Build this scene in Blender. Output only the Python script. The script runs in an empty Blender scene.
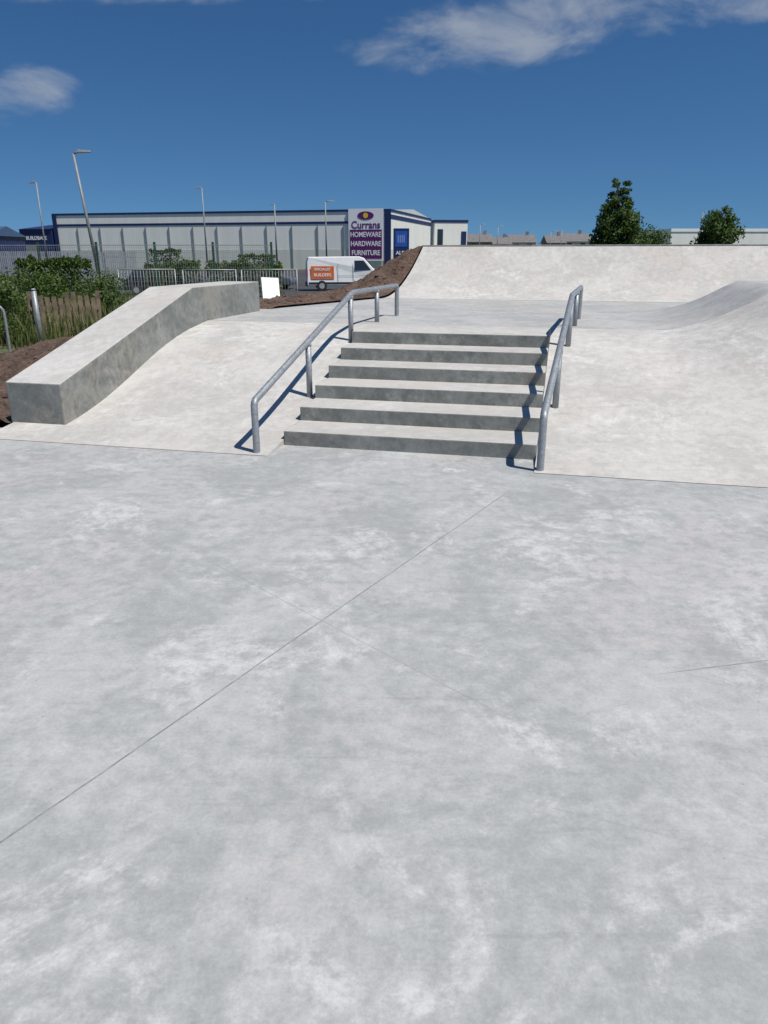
import bpy, bmesh, math, random
from mathutils import Vector, noise, Matrix
random.seed(7)
scene = bpy.context.scene
# ------------------------------------------------------------------ frame of the skatepark
O = (-0.887, 6.395); SX = (0.9731, -0.2304); NX = (0.2304, 0.9731)
def W(s, n, z=0.0):
    return (O[0]+SX[0]*s+NX[0]*n, O[1]+SX[1]*s+NX[1]*n, z)
def clamp(x, a=0.0, b=1.0): return max(a, min(b, x))
def smooth(x, a, b):
    t = clamp((x-a)/(b-a)); return t*t*(3-2*t)
def fbm(x, y, z=0.0, o=4):
    v = 0; a = 0.5; f = 1
    for i in range(o):
        v += a*noise.noise(Vector((x*f, y*f, z*f+i*7.3))); a *= .5; f *= 2.1
    return v

# ------------------------------------------------------------------ node helpers
class NT:
    def __init__(s, tree):
        s.t = tree; s.n = tree.nodes; s.l = tree.links
    def new(s, typ, **kw):
        nd = s.n.new(typ)
        for k, v in kw.items(): setattr(nd, k, v)
        return nd
    def put(s, sock, v):
        if isinstance(v, bpy.types.NodeSocket): s.l.new(v, sock)
        elif v is not None: sock.default_value = v
    def math(s, op, a, b=None, c=None, clampv=False):
        nd = s.new('ShaderNodeMath', operation=op); nd.use_clamp = clampv
        s.put(nd.inputs[0], a)
        if b is not None: s.put(nd.inputs[1], b)
        if c is not None: s.put(nd.inputs[2], c)
        return nd.outputs[0]
    def maprange(s, v, a, b, c=0.0, d=1.0, interp='SMOOTHSTEP'):
        nd = s.new('ShaderNodeMapRange', interpolation_type=interp)
        for i, x in enumerate((v, a, b, c, d)): s.put(nd.inputs[i], x)
        return nd.outputs[0]
    def mix(s, f, a, b, blend='MIX'):
        nd = s.new('ShaderNodeMix', data_type='RGBA', blend_type=blend)
        s.put(nd.inputs[0], f); s.put(nd.inputs[6], a); s.put(nd.inputs[7], b)
        return nd.outputs[2]
    def noise(s, vec, scale, detail=4, rough=.55, dist=0.0):
        nd = s.new('ShaderNodeTexNoise')
        s.put(nd.inputs['Vector'], vec); nd.inputs['Scale'].default_value = scale
        nd.inputs['Detail'].default_value = detail; nd.inputs['Roughness'].default_value = rough
        nd.inputs['Distortion'].default_value = dist
        return nd.outputs['Fac']
    def mapping(s, vec, scale=(1, 1, 1), rot=(0, 0, 0), loc=(0, 0, 0)):
        nd = s.new('ShaderNodeMapping'); s.put(nd.inputs[0], vec)
        nd.inputs['Location'].default_value = loc; nd.inputs['Rotation'].default_value = rot
        nd.inputs['Scale'].default_value = scale
        return nd.outputs[0]

def c4(c): return (c[0], c[1], c[2], 1.0)
def new_mat(name):
    m = bpy.data.materials.new(name); m.use_nodes = True
    nt = NT(m.node_tree); b = m.node_tree.nodes['Principled BSDF']
    return m, nt, b

def simple_mat(name, col, rough=.6, metal=0.0, var=.12, scale=3.0, bump=0.0, spec=.4):
    m, nt, b = new_mat(name)
    tc = nt.new('ShaderNodeTexCoord').outputs['Object']
    f = nt.noise(tc, scale, 3, .6)
    f = nt.maprange(f, .3, .7)
    lo = tuple(x*(1-var) for x in col); hi = tuple(min(1, x*(1+var)) for x in col)
    nt.put(b.inputs['Base Color'], nt.mix(f, c4(lo), c4(hi)))
    b.inputs['Roughness'].default_value = rough; b.inputs['Metallic'].default_value = metal
    b.inputs['Specular IOR Level'].default_value = spec
    return m

SWIRLS = ((2.3, 2.0, 1.5), (-2.6, 4.3, 1.8))
def concrete(name, dark, light, pale, dust=.35, warm=(.5, .45, .41), lines=None, pits=.5, streak=.3, swirl=.5, seed=0.0, rough=.8, bumpd=.003, contrast=1.0):
    m, nt, b = new_mat(name)
    P0 = nt.new('ShaderNodeNewGeometry').outputs['Position']
    P = nt.mapping(P0, loc=(seed, seed*.7, seed*.3))
    n_mid = nt.noise(P, 1.3, 7, .68, .6)
    n_sml = nt.noise(P, 11.0, 5, .74)
    n_fin = nt.noise(P, 75.0, 3, .75)
    f = nt.math('MULTIPLY_ADD', n_sml, .38, n_mid)
    f = nt.maprange(f, .56, .82)
    col = nt.mix(f, c4(dark), c4(light))
    w = nt.maprange(nt.noise(nt.mapping(P, rot=(0, 0, .6), loc=(3, 8, 1)), 1.5, 8, .76, .5), .51, .64)
    wf = nt.math('MULTIPLY', nt.math('MULTIPLY', w, nt.maprange(n_sml, .35, .60, .2, 1.0)), dust*1.5, clampv=True)
    col = nt.mix(wf, col, c4(pale))
    d = nt.maprange(nt.noise(nt.mapping(P, loc=(11, 4, 2)), .9, 3, .6), .5, .68)
    col = nt.mix(nt.math('MULTIPLY', d, nt.maprange(n_sml, .4, .6, .1, .7)), col, c4(warm))
    mul = nt.math('MULTIPLY_ADD', n_fin, .34*contrast, 1-.17*contrast)
    mul = nt.math('MULTIPLY', mul, nt.maprange(n_sml, .3, .7, 1-.08*contrast, 1+.07*contrast, 'LINEAR'))
    if swirl:
        tot = None
        for i, (cx, cy, k) in enumerate(SWIRLS):
            sp = nt.new('ShaderNodeSeparateXYZ'); nt.put(sp.inputs[0], nt.mapping(P0, loc=(-cx-seed*.3, -cy-seed*.2, 0)))
            r = nt.math('SQRT', nt.math('MULTIPLY_ADD', sp.outputs[0], sp.outputs[0], nt.math('MULTIPLY', sp.outputs[1], sp.outputs[1])))
            th = nt.math('ARCTAN2', sp.outputs[1], sp.outputs[0])
            cv = nt.new('ShaderNodeCombineXYZ'); nt.put(cv.inputs[0], nt.math('MULTIPLY', r, 9.0*k)); nt.put(cv.inputs[1], nt.math('MULTIPLY', th, 3.2)); cv.inputs[2].default_value = i*5.1+seed
            st = nt.noise(cv.outputs[0], 1.0, 4, .7, .8)
            mk = nt.math('MULTIPLY', nt.maprange(nt.math('MULTIPLY_ADD', n_mid, 2.2, r), 1.8, 3.3, 1.0, 0.0), nt.math('MULTIPLY', nt.maprange(w, .0, .6, .15, 1.0), nt.maprange(n_mid, .40, .55)))
            a = nt.math('MULTIPLY', nt.maprange(st, .42, .68, -.4, .6), mk)
            tot = a if tot is None else nt.math('ADD', tot, a)
        mul = nt.math('MULTIPLY', mul, nt.math('MULTIPLY_ADD', tot, swirl*.24, 1.0))
    if streak:
        sc1 = nt.maprange(nt.noise(nt.mapping(P, scale=(.8, 18, 3), rot=(0, 0, .35)), 1.3, 3, .6), .58, .72)
        mul = nt.math('MULTIPLY', mul, nt.math('MULTIPLY_ADD', sc1, -streak*.16, 1.0))
    vo = nt.new('ShaderNodeTexVoronoi'); nt.put(vo.inputs['Vector'], P); vo.inputs['Scale'].default_value = 15
    pit = nt.math('MULTIPLY', nt.maprange(vo.outputs['Distance'], .04, .10, 1.0, 0.0), nt.maprange(n_mid, .50, .58))
    mul = nt.math('MULTIPLY', mul, nt.math('MULTIPLY_ADD', pit, -pits*.5, 1.0))
    if lines:
        linemask = None
        sep = nt.new('ShaderNodeSeparateXYZ'); nt.l.new(P0, sep.inputs[0])
        wob = nt.math('MULTIPLY_ADD', n_mid, .02, -.01)
        brk = nt.maprange(n_sml, .35, .6, .3, 1.0)
        for (ax, ay, bx, by, wd, st) in lines:
            L = math.hypot(bx-ax, by-ay); tx, ty = (bx-ax)/L, (by-ay)/L
            along = nt.math('MULTIPLY_ADD', sep.outputs[0], tx, nt.math('MULTIPLY_ADD', sep.outputs[1], ty, -(ax*tx+ay*ty)))
            perp = nt.math('MULTIPLY_ADD', sep.outputs[0], -ty, nt.math('MULTIPLY_ADD', sep.outputs[1], tx, (ax*ty-ay*tx)))
            perp = nt.math('ABSOLUTE', nt.math('ADD', perp, wob))
            k = nt.maprange(perp, wd*.5, wd*1.5, 1.0, 0.0)
            e = nt.math('MULTIPLY', nt.maprange(along, 0, .25), nt.maprange(along, L-.35, L, 1.0, 0.0))
            k = nt.math('MULTIPLY', nt.math('MULTIPLY', k, e), nt.math('MULTIPLY', brk, st))
            linemask = k if linemask is None else nt.math('MAXIMUM', linemask, k)
        mul = nt.math('MULTIPLY', mul, nt.math('SUBTRACT', 1.0, linemask))
    cc = nt.new('ShaderNodeCombineXYZ')
    for i in range(3): nt.put(cc.inputs[i], mul)
    nt.put(b.inputs['Base Color'], nt.mix(1.0, col, cc.outputs[0], 'MULTIPLY'))
    b.inputs['Roughness'].default_value = rough
    b.inputs['Specular IOR Level'].default_value = .3
    bp = nt.new('ShaderNodeBump'); bp.inputs['Strength'].default_value = .6; bp.inputs['Distance'].default_value = bumpd
    nt.put(bp.inputs['Height'], nt.noise(P, 14.0, 5, .75)); nt.l.new(bp.outputs[0], b.inputs['Normal'])
    return m

JOINTS = [(-1.105-.65, 1.697-1.09, .95, 5.14, .0035, .55), (-1.0, 3.80, .55, 2.2, .003, .25),
          (1.028, 2.589, 1.9, 2.77, .003, .55), (-2.6, 4.1, -1.55, 5.0, .003, .25), (-1.25, 4.55, -1.0, 4.43, .004, .5),
          (.35, 1.9, 1.3, 1.55, .003, .12)]
m_floor = concrete('floor_concrete', (.345, .352, .342), (.435, .437, .422), (.575, .567, .545), dust=.5, warm=(.45, .415, .40), lines=JOINTS, streak=.5, swirl=.7, contrast=1.2, bumpd=.004)
m_bank = concrete('bank_concrete', (.47, .45, .415), (.55, .53, .49), (.635, .615, .575), dust=.5, warm=(.53, .47, .41), seed=13.0, streak=.7, swirl=.6, bumpd=.007)
m_deck = concrete('deck_concrete', (.36, .365, .35), (.45, .445, .425), (.55, .53, .495), dust=.4, warm=(.47, .43, .38), swirl=.4, seed=27.0)
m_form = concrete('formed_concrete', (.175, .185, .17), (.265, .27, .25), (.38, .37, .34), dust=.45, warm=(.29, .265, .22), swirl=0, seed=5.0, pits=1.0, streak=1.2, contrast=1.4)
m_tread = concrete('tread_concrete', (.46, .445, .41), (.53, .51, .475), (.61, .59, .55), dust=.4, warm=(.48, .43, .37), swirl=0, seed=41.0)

# ------------------------------------------------------------------ mesh helpers
def link(ob, parent=None):
    scene.collection.objects.link(ob)
    if parent: ob.parent = parent
    return ob
def mesh(name, verts, faces, mats, parent=None, shade=False, mi=None):
    me = bpy.data.meshes.new(name); me.from_pydata([tuple(v) for v in verts], [], faces)
    for m in (mats if isinstance(mats, (list, tuple)) else [mats]): me.materials.append(m)
    if mi:
        for p, i in zip(me.polygons, mi): p.material_index = i
    if shade:
        for p in me.polygons: p.use_smooth = True
    me.update()
    return link(bpy.data.objects.new(name, me), parent)
def fixn(o, dist=0):
    bm = bmesh.new(); bm.from_mesh(o.data)
    if dist: bmesh.ops.remove_doubles(bm, verts=bm.verts, dist=dist)
    bmesh.ops.recalc_face_normals(bm, faces=bm.faces); bm.to_mesh(o.data); bm.free()
    return o
def empty(name, loc=(0, 0, 0), rz=0.0):
    e = bpy.data.objects.new(name, None); e.location = loc; e.rotation_euler = (0, 0, rz); e.empty_display_size = .3
    return link(e)
def bevel(ob, w=.01, seg=2):
    md = ob.modifiers.new('bevel', 'BEVEL'); md.width = w; md.segments = seg; md.limit_method = 'ANGLE'; md.angle_limit = math.radians(35)
    return ob
BOXF = [(0, 3, 2, 1), (4, 5, 6, 7), (0, 1, 5, 4), (1, 2, 6, 5), (2, 3, 7, 6), (3, 0, 4, 7)]
def boxv(x0, x1, y0, y1, z0, z1):
    return [(x0, y0, z0), (x1, y0, z0), (x1, y1, z0), (x0, y1, z0), (x0, y0, z1), (x1, y0, z1), (x1, y1, z1), (x0, y1, z1)]
def box(name, x0, x1, y0, y1, z0, z1, mat, parent=None, bv=0):
    o = mesh(name, boxv(x0, x1, y0, y1, z0, z1), BOXF, mat, parent)
    if bv: bevel(o, bv)
    return o
def boxes(name, lst, mat, parent=None):
    V = []; F = []
    for b in lst:
        k = len(V); V += boxv(*b); F += [tuple(i+k for i in f) for f in BOXF]
    return mesh(name, V, F, mat, parent)
def tube_pts(V, F, a, b, ra, rb, seg=10, cap=True):
    a = Vector(a); b = Vector(b); d = (b-a).normalized()
    up = Vector((0, 0, 1)) if abs(d.z) < .9 else Vector((1, 0, 0))
    x = d.cross(up).normalized(); y = d.cross(x)
    k = len(V)
    for p, r in ((a, ra), (b, rb)):
        for i in range(seg):
            t = 2*math.pi*i/seg; V.append(tuple(p+x*math.cos(t)*r+y*math.sin(t)*r))
    for i in range(seg):
        j = (i+1) % seg; F.append((k+i, k+j, k+seg+j, k+seg+i))
    if cap:
        F.append(tuple(k+i for i in range(seg))[::-1]); F.append(tuple(k+seg+i for i in range(seg)))
def tubes(name, lst, mat, parent=None, seg=10):
    V = []; F = []
    for t in lst: tube_pts(V, F, t[0], t[1], t[2], t[3] if len(t) > 3 else t[2], seg)
    o = mesh(name, V, F, mat, parent, shade=False)
    for q in o.data.polygons: q.use_smooth = len(q.vertices) == 4
    return o
def grid(name, xs, ys, fn, mat, skirt=None, shade=True, parent=None):
    V = [fn(x, y) for y in ys for x in xs]; nx = len(xs); ny = len(ys); F = []
    for j in range(ny-1):
        for i in range(nx-1):
            k = j*nx+i; F.append((k, k+1, k+nx+1, k+nx))
    if skirt is not None:
        loop = [i for i in range(nx)]+[j*nx+nx-1 for j in range(1, ny)]+[(ny-1)*nx+i for i in range(nx-2, -1, -1)]+[j*nx for j in range(ny-2, 0, -1)]
        base = len(V)
        for k in loop: V.append(V[k])
        for k in loop: V.append((V[k][0], V[k][1], skirt))
        L = len(loop)
        for i in range(L):
            j = (i+1) % L; F.append((base+j, base+i, base+L+i, base+L+j))
    return mesh(name, V, F, mat, parent, shade=shade)
def fr(a, b, n): return [a+(b-a)*i/n for i in range(n+1)]

# ------------------------------------------------------------------ park surfaces
H = 0.77
def hz(s, n):
    t = clamp((n+.4)/3.6)
    z = H*(t-.08*math.sin(2*math.pi*t)) if t < 1 else H
    u = clamp((s-3.35)/1.2)
    b = u**1.7 if u < .95 else 1-(1-.95**1.7)*((1-u)/.05)**2
    g = smooth(n, .1, 3.9)*(1-smooth(n, 5.2, 7.4))
    z += .49*b*g
    q = clamp((n-8.7)/1.7)
    if q > 0:
        ang = q*1.02
        z = z + .97*(1-math.cos(ang))/(1-math.cos(1.02))
    return z+.004

grid('concrete_floor', fr(-9, 14, 46), [-14, -10, -6, -3, -1, 0.02], lambda s, n: W(s, n, 0.0), m_floor, skirt=-.15, shade=False)
def bank():
    V = []; F = []
    for s0, s1, ns in ((-2.8, -.002, 28), (2.198, 9.5, 80)):
        xs = fr(s0, s1, ns); ys = fr(-.4, 3.2, 54); nx = len(xs); base = len(V)
        V += [W(s, n, hz(s, n)) for n in ys for s in xs]
        for j in range(len(ys)-1):
            for i in range(nx-1):
                k = base+j*nx+i; F.append((k, k+1, k+nx+1, k+nx))
        for i in (0, nx-1):
            col = [base+j*nx+i for j in range(len(ys))]
            k0 = len(V); V += [V[k] for k in col]; k1 = len(V); V += [(V[k][0], V[k][1], -.1) for k in col]
            for j in range(len(col)-1): F.append((k0+j, k0+j+1, k1+j+1, k1+j))
    return mesh('concrete_bank', V, F, m_bank, shade=True)
bank()
grid('concrete_deck', fr(-2.8, 9.5, 80), fr(3.206, 8.7, 48), lambda s, n: W(s, n, hz(s, n)), m_deck, skirt=-.1)
def qp():
    ys = fr(8.7, 10.4, 22); xs = fr(0, 1, 60)
    def sp(t, n):
        s0 = -1.2+.5*clamp((n-8.7)/1.7)
        return s0+(12-s0)*t
    V = [W(sp(t, n), n, hz(sp(t, n), n)+.002) for n in ys for t in xs]; nx = len(xs); F = []
    for j in range(len(ys)-1):
        for i in range(nx-1):
            k = j*nx+i; F.append((k, k+1, k+nx+1, k+nx))
    q = empty('quarter_pipe')
    mesh('curved_face', V, F, m_bank, q, shade=True)
    zt = hz(2, 10.4)
    pts = [W(-.72, 10.40), W(12, 10.40), W(12, 11.8), W(-.72, 11.8)]
    VV = [(p[0], p[1], -.6) for p in pts]+[(p[0], p[1], zt+.035) for p in pts]
    bevel(mesh('platform', VV, BOXF, m_form, q), .012)
    VV = [W(sp(0, n), n, hz(0, n)) for n in ys]+[W(sp(0, n), n, -.3) for n in ys]; L = len(ys)
    mesh('side_cheek', VV, [(i, i+1, L+i+1, L+i) for i in range(L-1)], m_form, q)
qp()
def stairs():
    R = H/6+.0006; T = .454; wd = 2.196
    prof = [(0, -.1)]
    for k in range(6):
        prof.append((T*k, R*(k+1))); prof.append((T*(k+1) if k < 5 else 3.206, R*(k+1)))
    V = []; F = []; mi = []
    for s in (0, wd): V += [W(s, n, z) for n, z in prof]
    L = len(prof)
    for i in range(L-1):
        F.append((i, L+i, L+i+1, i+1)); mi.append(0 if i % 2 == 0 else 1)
    for side, s in ((0, 0), (1, wd)):
        for k in range(6):
            a = T*k; bb = T*(k+1) if k < 5 else 3.206; z = R*(k+1)
            q = len(V); V += [W(s, a, -.1), W(s, bb, -.1), W(s, bb, z), W(s, a, z)]
            F.append((q, q+3, q+2, q+1) if side == 0 else (q, q+1, q+2, q+3)); mi.append(0)
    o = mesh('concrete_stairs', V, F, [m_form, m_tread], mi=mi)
    fixn(o, .0005); bevel(o, .009)
stairs()
def ledge():
    prof = [(.05, -.1), (.05, .445), (2.85, 1.205), (5.0, 1.205), (5.0, -.1)]
    V = []; F = []; mi = []
    L = 5
    for s in (-2.83, -2.23): V += [W(s, n, z) for n, z in prof]
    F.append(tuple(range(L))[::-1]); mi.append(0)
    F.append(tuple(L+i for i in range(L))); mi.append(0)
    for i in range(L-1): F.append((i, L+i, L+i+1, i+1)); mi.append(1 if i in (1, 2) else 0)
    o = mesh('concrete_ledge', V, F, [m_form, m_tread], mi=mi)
    fixn(o); bevel(o, .012)
ledge()

# handrails
def galv():
    m, nt, b = new_mat('galvanised_steel')
    tc = nt.new('ShaderNodeTexCoord').outputs['Object']
    vo = nt.new('ShaderNodeTexVoronoi'); nt.put(vo.inputs['Vector'], tc); vo.inputs['Scale'].default_value = 60
    sp = nt.new('ShaderNodeSeparateColor'); nt.l.new(vo.outputs['Color'], sp.inputs[0])
    f = nt.math('ADD', nt.math('MULTIPLY', nt.noise(tc, 14, 4, .6), .6), nt.math('MULTIPLY', sp.outputs[0], .35))
    nt.put(b.inputs['Base Color'], nt.mix(f, (.20, .22, .235, 1), (.42, .44, .45, 1)))
    b.inputs['Metallic'].default_value = .45
    nt.put(b.inputs['Roughness'], nt.maprange(f, .2, .8, .45, .65))
    return m
m_galv = galv()
def rail(name, s0, s1):
    r = .03
    def sv(n): return s0+(s1-s0)*(n+.33)/4.9
    N0, NB, N1 = -.33, 2.45, 4.55
    z0, zb = .445, 1.185
    e = empty(name)
    cu = bpy.data.curves.new('top_rail', 'CURVE'); cu.dimensions = '3D'; cu.bevel_depth = r; cu.bevel_resolution = 5; cu.use_fill_caps = True
    zE = hz(0, N1)
    pts = [W(sv(N0), N0, -.02), W(sv(N0), N0, z0-.035), W(sv(N0+.012), N0+.012, z0-.01), W(sv(N0+.035), N0+.035, z0+.008),
           W(sv(NB-.03), NB-.03, zb-.008), W(sv(NB+.03), NB+.03, zb), W(sv(N1-.03), N1-.03, zb), W(sv(N1-.008), N1-.008, zb-.008), W(sv(N1), N1, zb-.035), W(sv(N1), N1, zE-.03)]
    sp = cu.splines.new('POLY'); sp.points.add(len(pts)-1)
    for p, q in zip(sp.points, pts): p.co = (*q, 1)
    o = bpy.data.objects.new('top_rail', cu); cu.materials.append(m_galv); link(o, e)
    def zr(n): return z0+(zb-z0)*(n-N0)/(NB-N0) if n < NB else zb
    k = 0
    for n in (.98, 2.38, 3.5):
        k += 1; p = W(sv(n), n)
        tubes('post_%d' % k, [((p[0], p[1], hz(0, n)-.04), (p[0], p[1], zr(n)-.01), r*.98)], m_galv, e, 20)
        tubes('weld_%d' % k, [((p[0], p[1], zr(n)-.045), (p[0], p[1], zr(n)-.02), r*1.03, r*1.12)], m_galv, e, 16)
rail('handrail', -.12, .02)
rail('handrail', 2.24, 2.52)

# ------------------------------------------------------------------ soil berm
def soil_mat():
    m, nt, b = new_mat('soil')
    P = nt.new('ShaderNodeNewGeometry').outputs['Position']
    n1 = nt.noise(P, 2, 5, .7, .5); n2 = nt.noise(P, 18, 5, .75)
    f = nt.maprange(nt.math('ADD', nt.math('MULTIPLY', n1, .5), nt.math('MULTIPLY', n2, .5)), .38, .62)
    nt.put(b.inputs['Base Color'], nt.mix(f, (.08, .048, .032, 1), (.26, .17, .12, 1)))
    b.inputs['Roughness'].default_value = .95
    bp = nt.new('ShaderNodeBump'); bp.inputs['Strength'].default_value = 1; bp.inputs['Distance'].default_value = .09
    nt.put(bp.inputs['Height'], n2); nt.l.new(bp.outputs[0], b.inputs['Normal'])
    return m
m_soil = soil_mat()
def se(n):
    if n <= 5: return -2.84
    if n <= 8.7: return -2.35+(n-5)/3.7*1.13
    return -1.22+.5*clamp((n-8.7)/1.7)
def soilz(s, n):
    d = se(n)-s
    if n <= 4.9: top = .04+.55*smooth(n, .8, 5)
    elif n <= 8.7: top = .60+.2*smooth(n, 4.9, 5.6)+.12*smooth(n, 6.5, 8.7)*smooth(d, 0, .5)
    else: top = hz(0, min(n, 10.4))+.03
    extra = max(0, top-.85)
    z = (top-extra)*(1-smooth(d, .9, 4.4))-.12*smooth(d, 2.5, 4.5)+extra*(1-smooth(d, -.2, 2.2))
    z += .10*fbm(s*1.3, n*1.3)*smooth(d, .0, .5)+(.08*fbm(s*4, n*4)+.05*fbm(s*11, n*11))*smooth(d, 0, .12)
    z -= .6*smooth(n, 10.6, 13)
    return z+.01
def soil():
    ys = fr(.03, 13, 240); ts = [i/90 for i in range(91)]
    V = []
    for n in ys:
        for t in ts:
            s = se(n)-(t**1.3)*6.5; V.append(W(s, n, soilz(s, n)))
    nx = len(ts); F = []
    for j in range(len(ys)-1):
        for i in range(nx-1):
            k = j*nx+i; F.append((k+1, k, k+nx, k+nx+1))
    mesh('soil_berm', V, F, m_soil, shade=True)
soil()
def clods():
    V = []; F = []
    for i in range(420):
        n = random.uniform(.1, 10.2); s = se(n)-random.uniform(.05, 3.0); r = random.uniform(.015, .055)
        z = soilz(s, n); p = W(s, n, z+r*.3); k = len(V)
        for j in range(6):
            a = j/6*6.283; q = r*random.uniform(.7, 1.2); V.append((p[0]+math.cos(a)*q, p[1]+math.sin(a)*q, p[2]-r*.3))
        V.append((p[0]+random.uniform(-.3, .3)*r, p[1], p[2]+r*.7))
        F += [(k+j, k+(j+1) % 6, k+6) for j in range(6)]
    mesh('soil_clods', V, F, m_soil)
clods()

# ------------------------------------------------------------------ terrain
def grass_mat():
    m, nt, b = new_mat('grass_ground')
    P = nt.new('ShaderNodeNewGeometry').outputs['Position']
    n1 = nt.noise(P, .35, 4, .65, .5); n2 = nt.noise(P, 9, 4, .7)
    f = nt.maprange(n2, .3, .7)
    g = nt.mix(f, (.045, .075, .02, 1), (.13, .16, .055, 1))
    s = nt.mix(f, (.16, .12, .075, 1), (.28, .22, .15, 1))
    nt.put(b.inputs['Base Color'], nt.mix(nt.maprange(n1, .5, .62), g, s))
    b.inputs['Roughness'].default_value = .95
    return m
m_grass = grass_mat()
GZ = -.7
def gz(y): return -.10-(.6)*smooth(y, 18, 38)
grid('ground', [-2500, -600, -150, -60, -30, -15, -8, 0, 10, 30, 60, 150, 600, 2500], [-2500, -300, -40, 0, 10, 18, 20, 23, 26, 29, 32, 35, 38, 45, 80, 200, 800, 3000],
     lambda x, y: (x, y, gz(y) if y > -40 else -.16), m_grass, shade=True)
m_asph = simple_mat('asphalt', (.06, .06, .062), .9, var=.25, scale=.8)
grid('car_park', [-60, -20, 20, 70], [44, 80, 119], lambda x, y: (x, y, GZ+.01), m_asph, shade=False)

# ------------------------------------------------------------------ foliage
def leaf_mat(name, lo, hi):
    m, nt, b = new_mat(name)
    g = nt.new('ShaderNodeNewGeometry')
    f = nt.math('MULTIPLY_ADD', g.outputs['Random Per Island'], .55, nt.math('MULTIPLY', nt.noise(g.outputs['Position'], .8, 2), .6))
    nt.put(b.inputs['Base Color'], nt.mix(nt.maprange(f, .2, .95), c4(lo), c4(hi)))
    b.inputs['Roughness'].default_value = .6; b.inputs['Specular IOR Level'].default_value = .25
    tr = nt.new('ShaderNodeBsdfTranslucent'); tr.inputs[0].default_value = (hi[0]*1.1, hi[1]*1.3, hi[2]*.7, 1)
    mx = nt.new('ShaderNodeMixShader'); mx.inputs[0].default_value = .22
    out = m.node_tree.nodes['Material Output']
    nt.l.new(b.outputs[0], mx.inputs[1]); nt.l.new(tr.outputs[0], mx.inputs[2]); nt.l.new(mx.outputs[0], out.inputs[0])
    return m
m_leaf = leaf_mat('leaf', (.024, .045, .010), (.10, .155, .030))
m_leaf2 = leaf_mat('leaf_light', (.035, .06, .015), (.12, .17, .05))
m_bark = simple_mat('bark', (.09, .07, .05), .9, var=.3, scale=6)
def leafquad(V, F, p, sz, nrm=None):
    a = Vector((random.gauss(0, 1), random.gauss(0, 1), random.gauss(0, 1)))
    if nrm is not None: a = a*.6+nrm
    a.normalize(); x = a.orthogonal().normalized()
    x.rotate(Matrix.Rotation(random.random()*6.28, 3, a)); y = a.cross(x)
    k = len(V); w = sz*random.uniform(.5, 1.0); h = sz*random.uniform(.8, 1.3)
    V += [tuple(p-x*w*.5), tuple(p+y*h*.35-x*w*.1), tuple(p+x*w*.5), tuple(p-y*h*.4)]
    F.append((k, k+1, k+2, k+3))
def crown(name, clumps, n, sz, mat, parent):
    V = []; F = []; tot = sum(c[3]**2 for c in clumps)
    for (cx, cy, cz, r) in clumps:
        for i in range(int(n*r*r/tot)):
            d = Vector((random.gauss(0, 1), random.gauss(0, 1), random.gauss(0, 1))).normalized()
            rr = r*(random.random()**.45)*(1+.35*noise.noise(d*2.2+Vector((cx, cy, cz))))
            leafquad(V, F, Vector((cx, cy, cz))+Vector((d.x*rr, d.y*rr, d.z*rr*.8)), sz, d)
    return mesh(name, V, F, mat, parent)
def tree(name, x, y, top, width, shape='tall', n=9000, sz=.28, mat=None):
    e = empty(name, (x, y, GZ)); Ht = top-GZ
    limbs = [((0, 0, 0), (.05, 0, Ht*.45), .16, .10), ((.05, 0, Ht*.45), (.0, .05, Ht*.92), .10, .025)]
    cl = []
    R = width/2
    nn = 28 if shape == 'tall' else 24
    for i in range(nn):
        t = (i+.5)/nn; h = Ht*(.22+.74*t)
        if shape == 'tall': prof = R*(.70+.38*math.sin(min(1, t*1.6)*math.pi*.75))*(1-max(0, t-.5)*1.35)
        else: prof = R*math.sqrt(max(.05, 1-(2*t-.85)**2*.85))
        a = i*2.4+random.uniform(-.5, .5); rad = max(0, prof*.62*random.uniform(.5, 1.15))
        r = max(.35, prof*random.uniform(.30, .5))
        c = (math.cos(a)*rad, math.sin(a)*rad, h+random.uniform(-.2, .2)); cl.append((*c, r))
        limbs.append(((.02, 0, h*.8), (c[0]*.85, c[1]*.85, c[2]), .05, .015))
    tubes('trunk', limbs, m_bark, e, 6)
    crown('crown', cl, n, sz, mat or m_leaf, e)
tree('poplar_tree', 23.4, 80, 8.9, 5.4, 'tall', 8500, .32)
tree('broadleaf_tree', 33.9, 80, 6.3, 5.8, 'round', 7000, .30)
def mass(name, x0, x1, y, hbase, hvar, n, sz, depth=2.5, mat=None, zb=GZ, step=1.2):
    cl = []; x = x0
    while x < x1:
        h = hbase+hvar*noise.noise(Vector((x*.35, y, 1.7)))*1.6
        for k in range(3):
            cl.append((x+random.uniform(-.4, .4), y+random.uniform(-.5, .5)*depth, zb+h*(.2+.28*k), h*random.uniform(.28, .38)))
        x += step
    return crown(name, cl, n, sz, mat or m_leaf, None)
mass('distant_trees', 28.5, 33.8, 95, 5.3, 1.0, 5500, .32, step=1.4)
mass('distant_trees', 16, 60, 240, 5.6, 1.6, 6000, .6, step=3)
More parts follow.
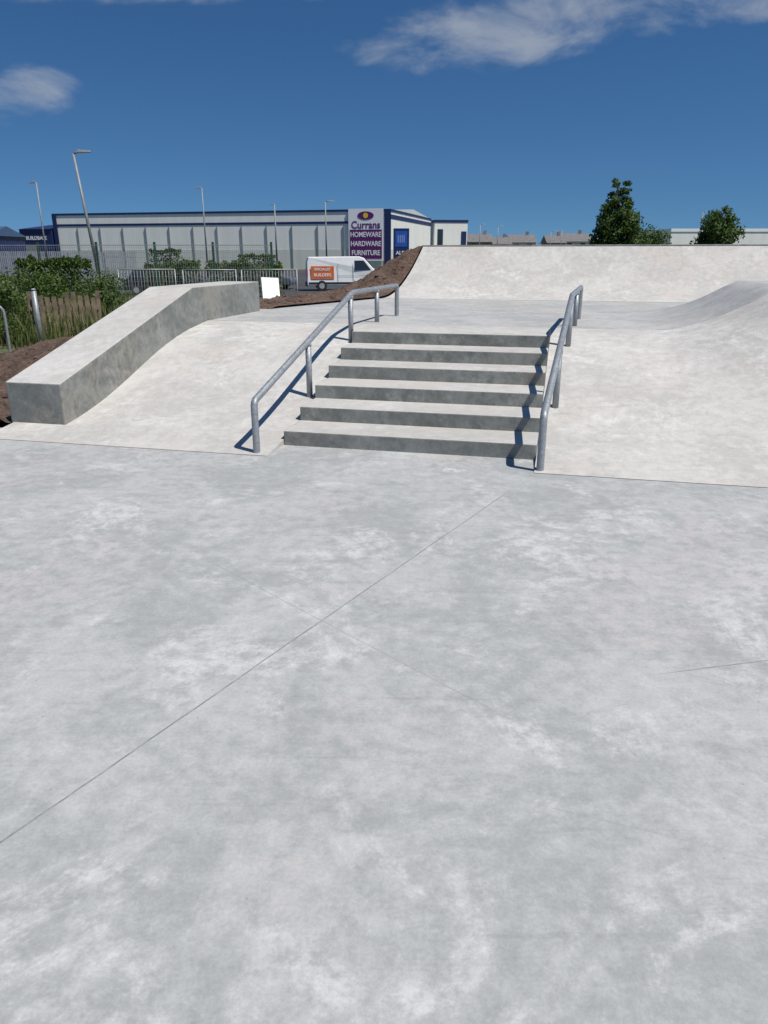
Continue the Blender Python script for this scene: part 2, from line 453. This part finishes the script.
def hedge(name, x0, x1, y, depth, h, n, sz=.09, mat=None):
    V = []; F = []; zb = gz(y)
    for i in range(n):
        x = random.uniform(x0, x1); yy = y+random.uniform(-.5, .5)*depth
        hh = h*(1+.28*fbm(x*.8, yy*.8, 3)+.1*noise.noise(Vector((x*3, yy*3, 0))))
        if random.random() < .45: z = hh*random.uniform(.9, 1.03)
        else:
            z = hh*random.random(); yy = y+random.choice((-.5, -.5, .5))*depth*random.uniform(.8, 1.05)
        leafquad(V, F, Vector((x, yy, zb+z)), sz)
    e = empty(name)
    mesh('leaves', V, F, mat or m_leaf, e)
    k = x0
    st = []
    while k < x1:
        st.append(((k, y, zb-.05), (k+random.uniform(-.2, .2), y+random.uniform(-.2, .2), zb+h*.8), .03, .01)); k += .4
    tubes('stems', st, m_bark, e, 4)
hedge('hedge', -15.3, -12.6, 33, 1.4, 1.95, 6500, .14)
hedge('hedge', -11.2, -8.8, 37, 1.3, 1.8, 4500, .14)
hedge('hedge', -8.6, -5.0, 38, 1.3, 1.8, 5500, .14, m_leaf2)
hedge('hedge', -26, -16.5, 40, 1.4, 1.15, 6000, .16, m_leaf2)
hedge('hedge', -31, -27, 104, 1.6, 2.7, 1600, .3)
hedge('hedge', -20, -15, 108, 1.6, 2.1, 1800, .3)

def blades(name, n, reg, hmin, hmax, mat, w=.012):
    V = []; F = []
    for i in range(n):
        x = random.uniform(reg[0], reg[1]); y = random.uniform(reg[2], reg[3])
        if fbm(x*.9, y*.9, 5) < -.08: continue
        h = random.uniform(hmin, hmax); a = random.random()*6.28; l = random.uniform(.1, .5)*h
        dx, dy = math.cos(a), math.sin(a); b = Vector((x, y, gz(y)-.02)); sd = Vector((-dy, dx, 0))*w
        m1 = b+Vector((dx*l*.3, dy*l*.3, h*.6)); t = b+Vector((dx*l, dy*l, h))
        k = len(V); V += [tuple(b-sd), tuple(b+sd), tuple(m1+sd*.7), tuple(m1-sd*.7), tuple(t)]
        F += [(k, k+1, k+2, k+3), (k+3, k+2, k+4)]
    mesh(name, V, F, mat)
m_blade = leaf_mat('grass_blade', (.05, .08, .02), (.20, .22, .08))
blades('tall_grass', 22000, (-16, -5.6, 14.2, 27), .25, .8, m_blade, .012)
def shrub(name, x, y, r, h, n, mat, sz=.08):
    e = empty(name, (x, y, gz(y)))
    cl = [(random.uniform(-r, r)*.7, random.uniform(-r, r)*.7, random.uniform(.25, .85)*h, r*random.uniform(.3, .5)) for i in range(12)]
    crown('leaves', cl, n, sz, mat, e)
    tubes('stems', [((0, 0, 0), c[:3], .015, .005) for c in cl], m_bark, e, 5)
shrub('shrub', -8.0, 17.0, .8, 1.15, 2400, m_leaf2)
shrub('shrub', -8.7, 19.5, 1.0, 1.3, 2600, m_leaf)
shrub('shrub', -6.9, 19.0, .6, .9, 1500, m_leaf2)
shrub('shrub', -10.5, 22.0, 1.3, 1.3, 2600, m_leaf2)
shrub('shrub', -9.2, 25.0, 1.3, 1.2, 2400, m_leaf)
shrub('shrub', -7.6, 15.0, .5, .7, 1300, m_leaf2, .06)

# ------------------------------------------------------------------ small street furniture
m_wood = simple_mat('weathered_wood', (.20, .15, .10), .85, var=.35, scale=5)
m_steel = simple_mat('lamp_steel', (.26, .27, .27), .55, .2, var=.1)
m_green = simple_mat('green_coated_wire', (.025, .08, .05), .5)
m_silver = simple_mat('silver_steel', (.42, .43, .43), .5, .3)
m_mesh = simple_mat('mesh_wire', (.30, .32, .32), .5, .2)
m_white = simple_mat('white_paint', (.78, .78, .76), .5, var=.04)
m_navy = simple_mat('navy_cladding', (.014, .026, .10), .5, var=.1)
m_dark = simple_mat('dark_plastic', (.02, .02, .022), .5)
def wood_fence():
    e = empty('wooden_fence', (-7.15, 15.6, -.12), .32); L = []
    for i in range(10):
        x = i*.125; h = .92+random.uniform(-.07, .07)
        L.append((x, x+.085, -.012+random.uniform(-.01, .01), .012, 0, h))
    boxes('pales', L, m_wood, e)
    boxes('rails', [(-.05, 1.25, .015, .05, .22, .29), (-.05, 1.25, .015, .05, .62, .69)], m_wood, e)
    boxes('posts', [(-.09, -.01, .05, .13, 0, 1.0), (1.22, 1.3, .05, .13, 0, 1.0)], m_wood, e)
wood_fence()
def bollard():
    e = empty('metal_post', (-6.35, 14.0, -.12))
    tubes('shaft', [((0, 0, 0), (-.01, 0, 1.1), .045, .045)], m_galv, e, 16)
    tubes('cap', [((-.01, 0, 1.1), (-.01, 0, 1.13), .052, .03)], m_galv, e, 16)
bollard()
def hoop():
    e = empty('cycle_hoop', (-6.9, 13.1, -.12), .3)
    cu = bpy.data.curves.new('hoop', 'CURVE'); cu.dimensions = '3D'; cu.bevel_depth = .024; cu.bevel_resolution = 4
    pts = [(-.35, 0, 0), (-.35, 0, .75)]+[(-.35+.15-.15*math.cos(a), 0, .75+.15*math.sin(a)) for a in (.4, .8, 1.2, 1.57)]+[(.2+.15*math.sin(a), 0, .75+.15*math.cos(a)) for a in (0, .4, .8, 1.2, 1.57)]+[(.35, 0, 0)]
    sp = cu.splines.new('POLY'); sp.points.add(len(pts)-1)
    for p, q in zip(sp.points, pts): p.co = (*q, 1)
    o = bpy.data.objects.new('hoop', cu); cu.materials.append(m_galv); link(o, e)
hoop()
def board():
    e = empty('white_notice_board', (-2.3, 15.8, .52), .25); e.rotation_euler = (-.55, .05, .3)
    box('panel', -.18, .18, -.01, .01, .22, .72, m_white, e, .004)
    boxes('legs', [(-.14, -.11, .011, .035, -.15, .6), (.11, .14, .011, .035, -.15, .6)], m_galv, e)
board()
def crowd_barrier(x, y, rz):
    e = empty('crowd_barrier', (x, y, gz(y)+.05), rz); L = 2.2; t = []
    t += [((0, 0, .15), (0, 0, 1.5), .02), ((L, 0, .15), (L, 0, 1.5), .02), ((0, 0, 1.5), (L, 0, 1.5), .02), ((0, 0, .25), (L, 0, .25), .02)]
    for i in range(1, 18): t.append(((L*i/18, 0, .25), (L*i/18, 0, 1.5), .006))
    t += [((0, -.3, 0), (0, .3, 0), .02), ((L, -.3, 0), (L, .3, 0), .02), ((0, 0, 0), (0, 0, .2), .02), ((L, 0, 0), (L, 0, .2), .02)]
    tubes('frame', t, m_silver, e, 5)
for x, y, r in ((-10.6, 31, .15), (-8.1, 31.3, -.12), (-5.7, 31.1, .08)): crowd_barrier(x, y, r)
def mesh_fence():
    e = empty('mesh_fence'); posts = []; wires = []; y = 34.5; zb = gz(y)
    for i in range(-7, 1):
        x = -4.95+i*2.56
        posts.append((x-.045, x+.045, y-.04, y+.04, zb-.1, 2.1))
    boxes('posts', posts, m_green, e)
    x0 = -4.95-7*2.56
    x1 = max(p[0] for p in posts)
    z = zb+.1
    while z < 2.0:
        wires.append((x0, x1, y-.052, y-.044, z, z+.008)); z += .2
    wires.append((x0, x1, y-.056, y-.041, 1.95, 1.98))
    x = x0
    while x < x1:
        wires.append((x, x+.008, y-.062, y-.054, zb+.1, 1.98)); x += .1
    boxes('wire_panels', wires, m_mesh, e)
mesh_fence()
def palisade():
    e = empty('palisade_fence'); y = 60; L = []; x = -60
    while x < -19.0:
        L.append((x, x+.09, y-.01, y+.01, GZ, 1.80)); x += .145
    boxes('pales', L, m_silver, e)
    boxes('rails', [(-60, -19, y+.011, y+.05, 0, .06), (-60, -19, y+.011, y+.05, 1.35, 1.41)], m_silver, e)
    boxes('posts', [(-60+i*2.75, -59.9+i*2.75, y+.051, y+.15, GZ, 1.7) for i in range(15)], m_silver, e)
palisade()
def lamp(x, y, top, side=1, arm=.9, r=.07, name='street_lamp', tilt=0.0):
    zb = gz(y) if y < 200 else GZ
    e = empty(name, (x, y, zb)); h = top-zb; e.rotation_euler = (0, tilt, 0)
    tubes('column', [((0, 0, 0), (0, 0, 1.4), r*1.5, r*1.4), ((0, 0, 1.4), (0, 0, h), r, r*.6)], m_steel, e, 12)
    tubes('arm', [((0, 0, h-.02), (side*arm*.4, 0, h+.03), r*.6, r*.5)], m_steel, e, 8)
    sx = side
    V = [(sx*arm*.3, -.13, h-.02), (sx*arm, -.09, h-.05), (sx*arm, .09, h-.05), (sx*arm*.3, .13, h-.02),
         (sx*arm*.3, -.1, h+.12), (sx*arm, -.06, h+.02), (sx*arm, .06, h+.02), (sx*arm*.3, .1, h+.12)]
    bevel(fixn(mesh('lantern', V, BOXF, m_steel, e)), .02)
lamp(-13.45, 37, 5.95, 1, .8, .085, tilt=-.095)
lamp(-23.7, 55, 6.2, -1, .5, .07)
lamp(-18.1, 80, 7.8, -1, .7, .09)
lamp(-12.6, 92, 7.0, -1, .5, .11)
lamp(-6.6, 90, 7.2, 1, 1.1, .10)
lamp(18.2, 150, 6.9, 1, 1.0, .12)
lamp(21.6, 150, 6.6, 1, 1.0, .12)
lamp(38.0, 180, 6.5, 1, 1.4, .13)
lamp(40.5, 180, 6.7, -1, 1.4, .13)
lamp(42.0, 105, 6.9, 1, .5, .09)

# ------------------------------------------------------------------ buildings
def clad_mat(name, col, rib=1.0, var=.05, seamv=.85):
    m, nt, b = new_mat(name)
    tc = nt.new('ShaderNodeTexCoord').outputs['Object']
    sp = nt.new('ShaderNodeSeparateXYZ'); nt.l.new(tc, sp.inputs[0])
    f = nt.noise(nt.mapping(tc, scale=(1, 1, .2)), .7, 4, .6)
    col2 = nt.mix(nt.maprange(f, .3, .7), c4([c*(1-var) for c in col]), c4([min(1, c*(1+var)) for c in col]))
    fr_ = nt.math('FRACT', nt.math('MULTIPLY', sp.outputs[0], rib))
    seam = nt.maprange(fr_, .02, .05, seamv, 1.0)
    cc = nt.new('ShaderNodeCombineXYZ')
    for i in range(3): nt.put(cc.inputs[i], seam)
    nt.put(b.inputs['Base Color'], nt.mix(1.0, col2, cc.outputs[0], 'MULTIPLY'))
    b.inputs['Roughness'].default_value = .55
    return m
m_clad = clad_mat('white_cladding', (.82, .81, .76), .4, .04, .92)
m_cladlow = clad_mat('lower_cladding', (.64, .63, .59), .8, .05, .9)
m_purple = simple_mat('purple_sign', (.12, .015, .13), .5, var=.05)
m_signw = simple_mat('sign_white', (.85, .85, .85), .5, var=.02)
m_yellow = simple_mat('sign_yellow', (.75, .55, .03), .5, var=.02)
m_glass = simple_mat('dark_glass', (.02, .025, .03), .08, spec=.8)
def text(name, s, size, mat, loc, parent, sx=1.0):
    cu = bpy.data.curves.new(name, 'FONT'); cu.body = s; cu.size = size; cu.align_x = 'CENTER'; cu.align_y = 'CENTER'; cu.extrude = .01; cu.offset = size*.018
    o = bpy.data.objects.new(name, cu); cu.materials.append(mat); link(o, parent); o.location = loc; o.rotation_euler = (math.pi/2, 0, 0); o.scale = (sx, 1, 1)
    return o
GABLE = [(0, 1, 5, 4), (2, 3, 4, 5), (1, 2, 5), (3, 0, 4)]
BR = math.radians(-14)
def warehouse():
    e = empty('retail_warehouse', (1.0, 123, GZ), BR); Hh = 8.75; Lg = 60; D = 34
    box('walls', -Lg, 0, 0, D, 0, Hh, m_clad, e)
    box('plinth', -Lg-.03, .03, -.03, D+.03, 0, 3.0, m_cladlow, e)
    boxes('roof_trim', [(-Lg-.1, .1, -.1, -.004, Hh-.2, Hh+.12), (.004, .1, -.003, D, Hh-.2, Hh+.12), (-Lg-.1, -Lg-.004, -.003, D, Hh-.2, Hh+.12)], m_navy, e)
    boxes('blue_band', [(-Lg, -6.8, -.06, -.004, 6.8, 7.15), (.004, .07, .1, D, 7.5, 8.1)], m_navy, e)
    boxes('corner_trim', [(-.95, .12, -.14, -.11, 0, Hh), (-Lg-.14, -Lg+.7, -.14, -.11, 0, Hh)], m_navy, e)
    boxes('downpipes', [(-7.6-i*4.35, -7.45-i*4.35, -.2, -.07, 0, 6.7) for i in range(12)], m_steel, e)
    V = [(-Lg, 0, Hh+.02), (0, 0, Hh+.02), (0, D, Hh+.02), (-Lg, D, Hh+.02), (-Lg, D/2, Hh+.9), (0, D/2, Hh+.9)]
    mesh('roof', V, GABLE, m_cladlow, e)
    boxes('side_windows', [(.11, .13, 4+i*5, 6+i*5, 1.3, 3.2) for i in range(5)], m_glass, e)
    box('sign_backing', -6.7, -1.1, -.3, -.15, 1.3, 8.95, m_signw, e)
    box('sign_purple_panel', -6.5, -1.3, -.33, -.302, 1.6, 5.9, m_purple, e)
    text('sign_title', 'Currans', 1.5, m_purple, (-3.9, -.32, 6.55), e, .95)
    for i, t in enumerate(('HOMEWARE', 'HARDWARE', 'FURNITURE')): text('sign_line_%d' % i, t, 1.05, m_signw, (-3.9, -.345, 5.15-i*1.35), e, .85)
    V = []; F = []
    tube_pts(V, F, (0, -.34, 7.95), (0, -.31, 7.95), .6, .6, 20)
    o = mesh('logo_disc', V, F, m_purple, e); o.scale = (2.2, 1, 1); o.location = (-3.9, 0, 0)
    V = []; F = []; tube_pts(V, F, (-3.9, -.37, 7.95), (-3.9, -.35, 7.95), .4, .4, 16)
    mesh('logo_centre', V, F, m_yellow, e)
warehouse()
def annex():
    e = empty('builders_merchant', (-57.6, 137.2, GZ), BR)
    box('walls', -6.6, -.2, 0, 18, 0, 6.4, m_navy, e)
    V = [(-6.8, -.2, 6.4), (-.1, -.2, 6.4), (-.1, 18, 6.4), (-6.8, 18, 6.4), (-6.8, 9, 7.4), (-.1, 9, 7.4)]
    mesh('roof', V, GABLE, m_navy, e)
    box('door', -6, -3, -.05, -.005, 0, 3.8, m_steel, e)
    text('sign', 'BUILDBASE', .85, m_signw, (-3.3, -.06, 4.9), e)
annex()
def shed():
    e = empty('blue_industrial_unit', (-56.5, 112, GZ))
    box('walls', -14, 0, 0, 12, 0, 4.8, m_navy, e)
    V = [(-14.3, -.3, 4.8), (.3, -.3, 4.8), (.3, 12.3, 4.8), (-14.3, 12.3, 4.8), (-14.3, 6, 6.2), (.3, 6, 6.2)]
    mesh('roof', V, GABLE, simple_mat('blue_roof', (.06, .11, .2), .5), e)
    box('door', -8, -4, -.05, -.005, 0, 3.6, m_steel, e)
shed()
def shop2():
    e = empty('supermarket_building', (9.9, 155, GZ), math.radians(8))
    box('walls', 0, 6.6, 0, 20, 0, 8.4, m_clad, e)
    boxes('top_band', [(-.06, 6.7, -.08, -.004, 8.1, 8.6), (-.08, -.004, 0, 20, 8.1, 8.6)], m_navy, e)
    box('blue_pier', 5.4, 6.4, -.1, -.005, 1, 6.5, m_navy, e)
    boxes('windows', [(.6, 1.7, -.05, -.005, 1, 6.9), (2.4, 4.8, -.05, -.005, 1, 2.8)], m_glass, e)
shop2()
def totem():
    e = empty('totem_sign', (1.75, 80, GZ))
    box('panel', -.8, .8, -.12, .12, .6, 4.75, m_navy, e, .03)
    box('logo_panel', -.6, .6, -.14, -.122, 3.0, 4.5, simple_mat('sign_blue', (.02, .10, .42), .5), e)
    text('sign', 'ALDI', .5, m_signw, (0, -.16, 2.4), e)
    boxes('legs', [(-.7, -.5, -.08, .08, 0, .599), (.5, .7, -.08, .08, 0, .599)], m_steel, e)
    boxes('logo_stripes', [(-.33+i*.2, -.3+i*.2, -.15, -.141, 3.4, 4.1) for i in range(4)], m_signw, e)
totem()
m_brick = simple_mat('brick', (.27, .20, .16), .9, var=.2, scale=2)
m_render = simple_mat('cream_render', (.58, .56, .50), .9, var=.05)
m_slate = simple_mat('roof_tile', (.17, .16, .155), .8, var=.2, scale=2)
def house(x, y, w, h, mat, d=8, name='house'):
    e = empty(name, (x, y, GZ)); rh = h*.28
    box('walls', 0, w, 0, d, 0, h-rh, mat, e)
    V = [(-.3, -.3, h-rh), (w+.3, -.3, h-rh), (w+.3, d+.3, h-rh), (-.3, d+.3, h-rh), (-.3, d/2, h), (w+.3, d/2, h)]
    mesh('roof', V, GABLE+[(0, 3, 2, 1)], m_slate, e)
    box('chimney', w*.7, w*.7+.7, d/2-.3, d/2+.3, h-.5, h+.8, m_brick, e)
    L = []
    n = max(2, int(w/3))
    for i in range(n):
        xx = w*(i+.5)/n; L.append((xx-.6, xx+.6, -.05, -.005, h-rh-1.6, h-rh-.4)); L.append((xx-.6, xx+.6, -.05, -.005, .9, 2.1))
    boxes('windows', L, m_glass, e)
xx = 21.5
for i, (w, h, m) in enumerate(((6, 7.2, m_brick), (5, 6.6, m_render), (7, 7.3, m_render), (4.5, 6.9, m_brick), (7, 7.5, m_render), (6, 7.0, m_brick))):
    house(xx, 200+(i % 3)*6, w, h, m); xx += w+.7
def whitebld():
    e = empty('white_commercial_building', (54.5, 150, GZ))
    box('walls', 0, 32, 0, 20, 0, 6.6, m_clad, e)
    boxes('parapet', [(-.1, 32.1, -.12, -.004, 6.3, 6.85), (-.12, -.004, -.003, 20, 6.3, 6.85)], m_signw, e)
    boxes('windows', [(5+i*8, 8+i*8, -.05, -.005, 2.6, 3.8) for i in range(3)], m_glass, e)
whitebld()

# ------------------------------------------------------------------ vehicles
m_tyre = simple_mat('tyre', (.02, .02, .02), .8)
def prism(name, prof, y0, y1, mat, parent, bv=.04, inset=0.0, zin=1.0):
    L = len(prof); V = [(x, y0+(inset if z > zin else 0), z) for x, z in prof]+[(x, y1-(inset if z > zin else 0), z) for x, z in prof]
    F = [tuple(range(L)), tuple(range(2*L-1, L-1, -1))]+[(i, L+i, L+(i+1) % L, (i+1) % L) for i in range(L)]
    o = fixn(mesh(name, V, F, mat, parent))
    if bv: bevel(o, bv, 3)
    return o
def wheels(e, xs, w, r):
    for i, x in enumerate(xs):
        for j, y in enumerate((-.02, w-.2)):
            tubes('wheel_%d%d' % (i, j), [((x, y, r), (x, y+.22, r), r)], m_tyre, e, 20)
            tubes('hub_%d%d' % (i, j), [((x, y-.01 if j == 0 else y+.22, r), (x, y if j == 0 else y+.23, r), r*.55)], m_silver, e, 12)
def van(x, y, rz):
    e = empty('white_van', (x, y, GZ), rz)
    prof = [(0, .35), (0, 1.75), (.12, 2.12), (3.45, 2.15), (3.75, 2.05), (4.45, 1.3), (5.05, 1.05), (5.2, .75), (5.2, .35)]
    prism('body', prof, 0, 1.95, m_white, e, .06, .1, 1.6)
    mesh('windscreen', [(3.83, .2, 2.0), (4.42, .12, 1.36), (4.42, 1.83, 1.36), (3.83, 1.75, 2.0)], [(0, 1, 2, 3)], m_glass, e).location = (.03, 0, .03)
    mesh('side_window', [(3.1, -.012, 1.3), (4.2, -.012, 1.3), (3.72, .07, 1.9), (3.1, .07, 1.9)], [(0, 1, 2, 3)], m_glass, e)
    m_or = simple_mat('orange_panel', (.62, .14, .03), .5)
    box('orange_panel', .25, 1.75, -.012, -.004, .75, 1.55, m_or, e)
    text('lettering_1', 'SPECIALIST', .22, m_signw, (1.0, -.02, 1.35), e); text('lettering_2', 'BUILDERS', .26, m_signw, (1.0, -.02, 1.0), e)
    boxes('door_seams', [(2.0, 2.02, -.008, -.002, .6, 1.7), (3.0, 3.02, -.008, -.002, .6, 1.7), (2.0, 4.3, -.008, -.002, .95, .965)], m_dark, e)
    boxes('bumpers', [(-.06, .04, .02, 1.93, .3, .55), (5.16, 5.26, .02, 1.93, .3, .6)], m_dark, e)
    boxes('sill_trim', [(.1, 5.1, -.015, -.003, .45, .56)], m_dark, e)
    boxes('lights', [(-.01, .05, .03, .2, .9, 1.35), (-.01, .05, 1.75, 1.92, .9, 1.35)], simple_mat('tail_light', (.4, .02, .02), .3), e)
    boxes('rear_windows', [(-.012, -.003, .2, .9, 1.3, 1.75), (-.012, -.003, 1.05, 1.75, 1.3, 1.75)], m_glass, e)
    wheels(e, (.95, 4.3), 1.95, .33)
van(-5.0, 50.5, math.radians(8))
def car(x, y, rz, col, name='parked_car'):
    e = empty(name, (x, y, GZ), rz)
    m = simple_mat('car_paint', col, .25, .2, var=.02, spec=.6)
    prism('body', [(0, .3), (.02, .85), (.25, .95), (3.3, .92), (4.15, .75), (4.25, .5), (4.2, .3)], 0, 1.75, m, e, .06)
    prism('cabin', [(.25, .93), (.6, 1.42), (2.3, 1.45), (3.2, .9)], .08, 1.67, m, e, .05, .12, 1.2)
    mesh('windows', [(.55, .06, 1.0), (2.95, .06, 1.0), (2.25, .165, 1.36), (.72, .165, 1.36)], [(0, 1, 2, 3)], m_glass, e)
    mesh('windscreen', [(2.42, .25, 1.4), (3.1, .15, .98), (3.1, 1.6, .98), (2.42, 1.5, 1.4)], [(0, 1, 2, 3)], m_glass, e).location = (.03, 0, .02)
    boxes('headlights', [(4.1, 4.2, .1, .4, .6, .72), (4.1, 4.2, 1.35, 1.65, .6, .72)], m_silver, e)
    wheels(e, (.75, 3.4), 1.75, .31)
car(-15.2, 45, .1, (.02, .022, .03))
car(-10.5, 53, -.1, (.10, .11, .12))
def van2(x, y):
    e = empty('dark_van', (x, y, GZ), .1)
    m = simple_mat('van_paint', (.03, .035, .045), .3, .2)
    prism('body', [(0, .35), (0, 2.4), (.15, 2.7), (3.6, 2.75), (4.4, 1.6), (5.1, 1.3), (5.2, .35)], 0, 1.95, m, e, .06, .1, 1.6)
    mesh('side_window', [(2.9, -.012, 1.6), (4.2, -.012, 1.6), (3.6, .07, 2.4), (2.9, .07, 2.4)], [(0, 1, 2, 3)], m_glass, e)
    wheels(e, (.95, 4.3), 1.95, .33)
van2(22.6, 47)

# ------------------------------------------------------------------ world: sky and clouds
SUN_EL = math.radians(60); to_sun = Vector((.8125*math.cos(SUN_EL), -.583*math.cos(SUN_EL), math.sin(SUN_EL))).normalized()
w = bpy.data.worlds.new('World'); scene.world = w; w.use_nodes = True
nt = NT(w.node_tree); bg = w.node_tree.nodes['Background']
D = nt.new('ShaderNodeTexCoord').outputs['Generated']
sp = nt.new('ShaderNodeSeparateXYZ'); nt.l.new(D, sp.inputs[0])
# very clear air: look the sky up a little higher than the true direction, so the horizon haze band is thinner
lift = nt.new('ShaderNodeCombineXYZ'); nt.put(lift.inputs[0], sp.outputs[0]); nt.put(lift.inputs[1], sp.outputs[1])
nt.put(lift.inputs[2], nt.math('MULTIPLY_ADD', nt.math('MAXIMUM', sp.outputs[2], 0.0), 1.2, .11))
nrm = nt.new('ShaderNodeVectorMath', operation='NORMALIZE'); nt.l.new(lift.outputs[0], nrm.inputs[0])
sky = nt.new('ShaderNodeTexSky', sky_type='NISHITA'); sky.sun_disc = False
nt.l.new(nrm.outputs[0], sky.inputs[0])
sky.sun_elevation = SUN_EL; sky.sun_rotation = math.atan2(.8125, -.583)
sky.air_density = 1.0; sky.dust_density = .15; sky.ozone_density = 4.0; sky.altitude = 0
yy = nt.math('MAXIMUM', sp.outputs[1], .05)
az = nt.math('DIVIDE', sp.outputs[0], yy); el = nt.math('DIVIDE', sp.outputs[2], yy)
cv = nt.new('ShaderNodeCombineXYZ'); nt.put(cv.inputs[0], az); nt.put(cv.inputs[1], nt.math('MULTIPLY', el, 2.0)); cv.inputs[2].default_value = 3.3
cn = nt.noise(cv.outputs[0], 9.0, 8, .60, .4)
cloud = None
for (a0, e0, ra, re, sl, st) in ((.03, .224, .07, .020, .0, .85), (.17, .250, .15, .032, .10, 1.0), (.36, .275, .15, .02, .05, .8), (-.44, .178, .06, .024, .1, .95), (-.22, .289, .18, .016, 0, .9), (-.36, .289, .08, .016, 0, .8)):
    da = nt.math('DIVIDE', nt.math('SUBTRACT', az, a0), ra)
    ec = nt.math('SUBTRACT', nt.math('SUBTRACT', el, e0), nt.math('MULTIPLY', nt.math('SUBTRACT', az, a0), sl))
    de = nt.math('DIVIDE', ec, re)
    rr = nt.math('MULTIPLY_ADD', da, da, nt.math('MULTIPLY', de, de))
    mk = nt.math('MULTIPLY', nt.maprange(rr, 0, 2.6, 1.0, 0.0), st)
    cloud = mk if cloud is None else nt.math('MAXIMUM', cloud, mk)
dens = nt.math('ADD', nt.math('MULTIPLY', cloud, .58), nt.math('MULTIPLY', nt.math('SUBTRACT', cn, .5), 1.9))
dens = nt.math('MULTIPLY', nt.maprange(dens, .18, 1.0), nt.maprange(sp.outputs[1], .05, .2))
dens = nt.math('MULTIPLY', nt.math('MULTIPLY', dens, nt.maprange(cloud, .0, .25)), .66)
hs = nt.new('ShaderNodeHueSaturation'); nt.l.new(sky.outputs[0], hs.inputs['Color']); hs.inputs['Saturation'].default_value = 1.15
skc = nt.mix(1.0, hs.outputs[0], (.68, .90, 1.04, 1), 'MULTIPLY')
nt.put(bg.inputs['Color'], nt.mix(dens, skc, (5.8, 6.3, 7.0, 1)))
bg.inputs['Strength'].default_value = .072

sun = bpy.data.lights.new('sun', 'SUN'); sun.energy = 4.65; sun.angle = math.radians(.5); sun.color = (1, .965, .91)
so = bpy.data.objects.new('sun', sun); link(so); so.rotation_euler = to_sun.to_track_quat('Z', 'Y').to_euler(); so.location = (10, -8, 20)

cam = bpy.data.cameras.new('camera'); cam.sensor_fit = 'VERTICAL'; cam.sensor_height = 24; cam.lens = 740/1024*24
cam.clip_end = 6000; cam.clip_start = .05
co = bpy.data.objects.new('camera', cam); link(co); co.location = (0, 0, 1.6); co.rotation_euler = (math.radians(90-19.22), 0, 0)
scene.camera = co
scene.view_settings.view_transform = 'Standard'; scene.view_settings.look = 'None'; scene.view_settings.exposure = 0; scene.view_settings.gamma = 1
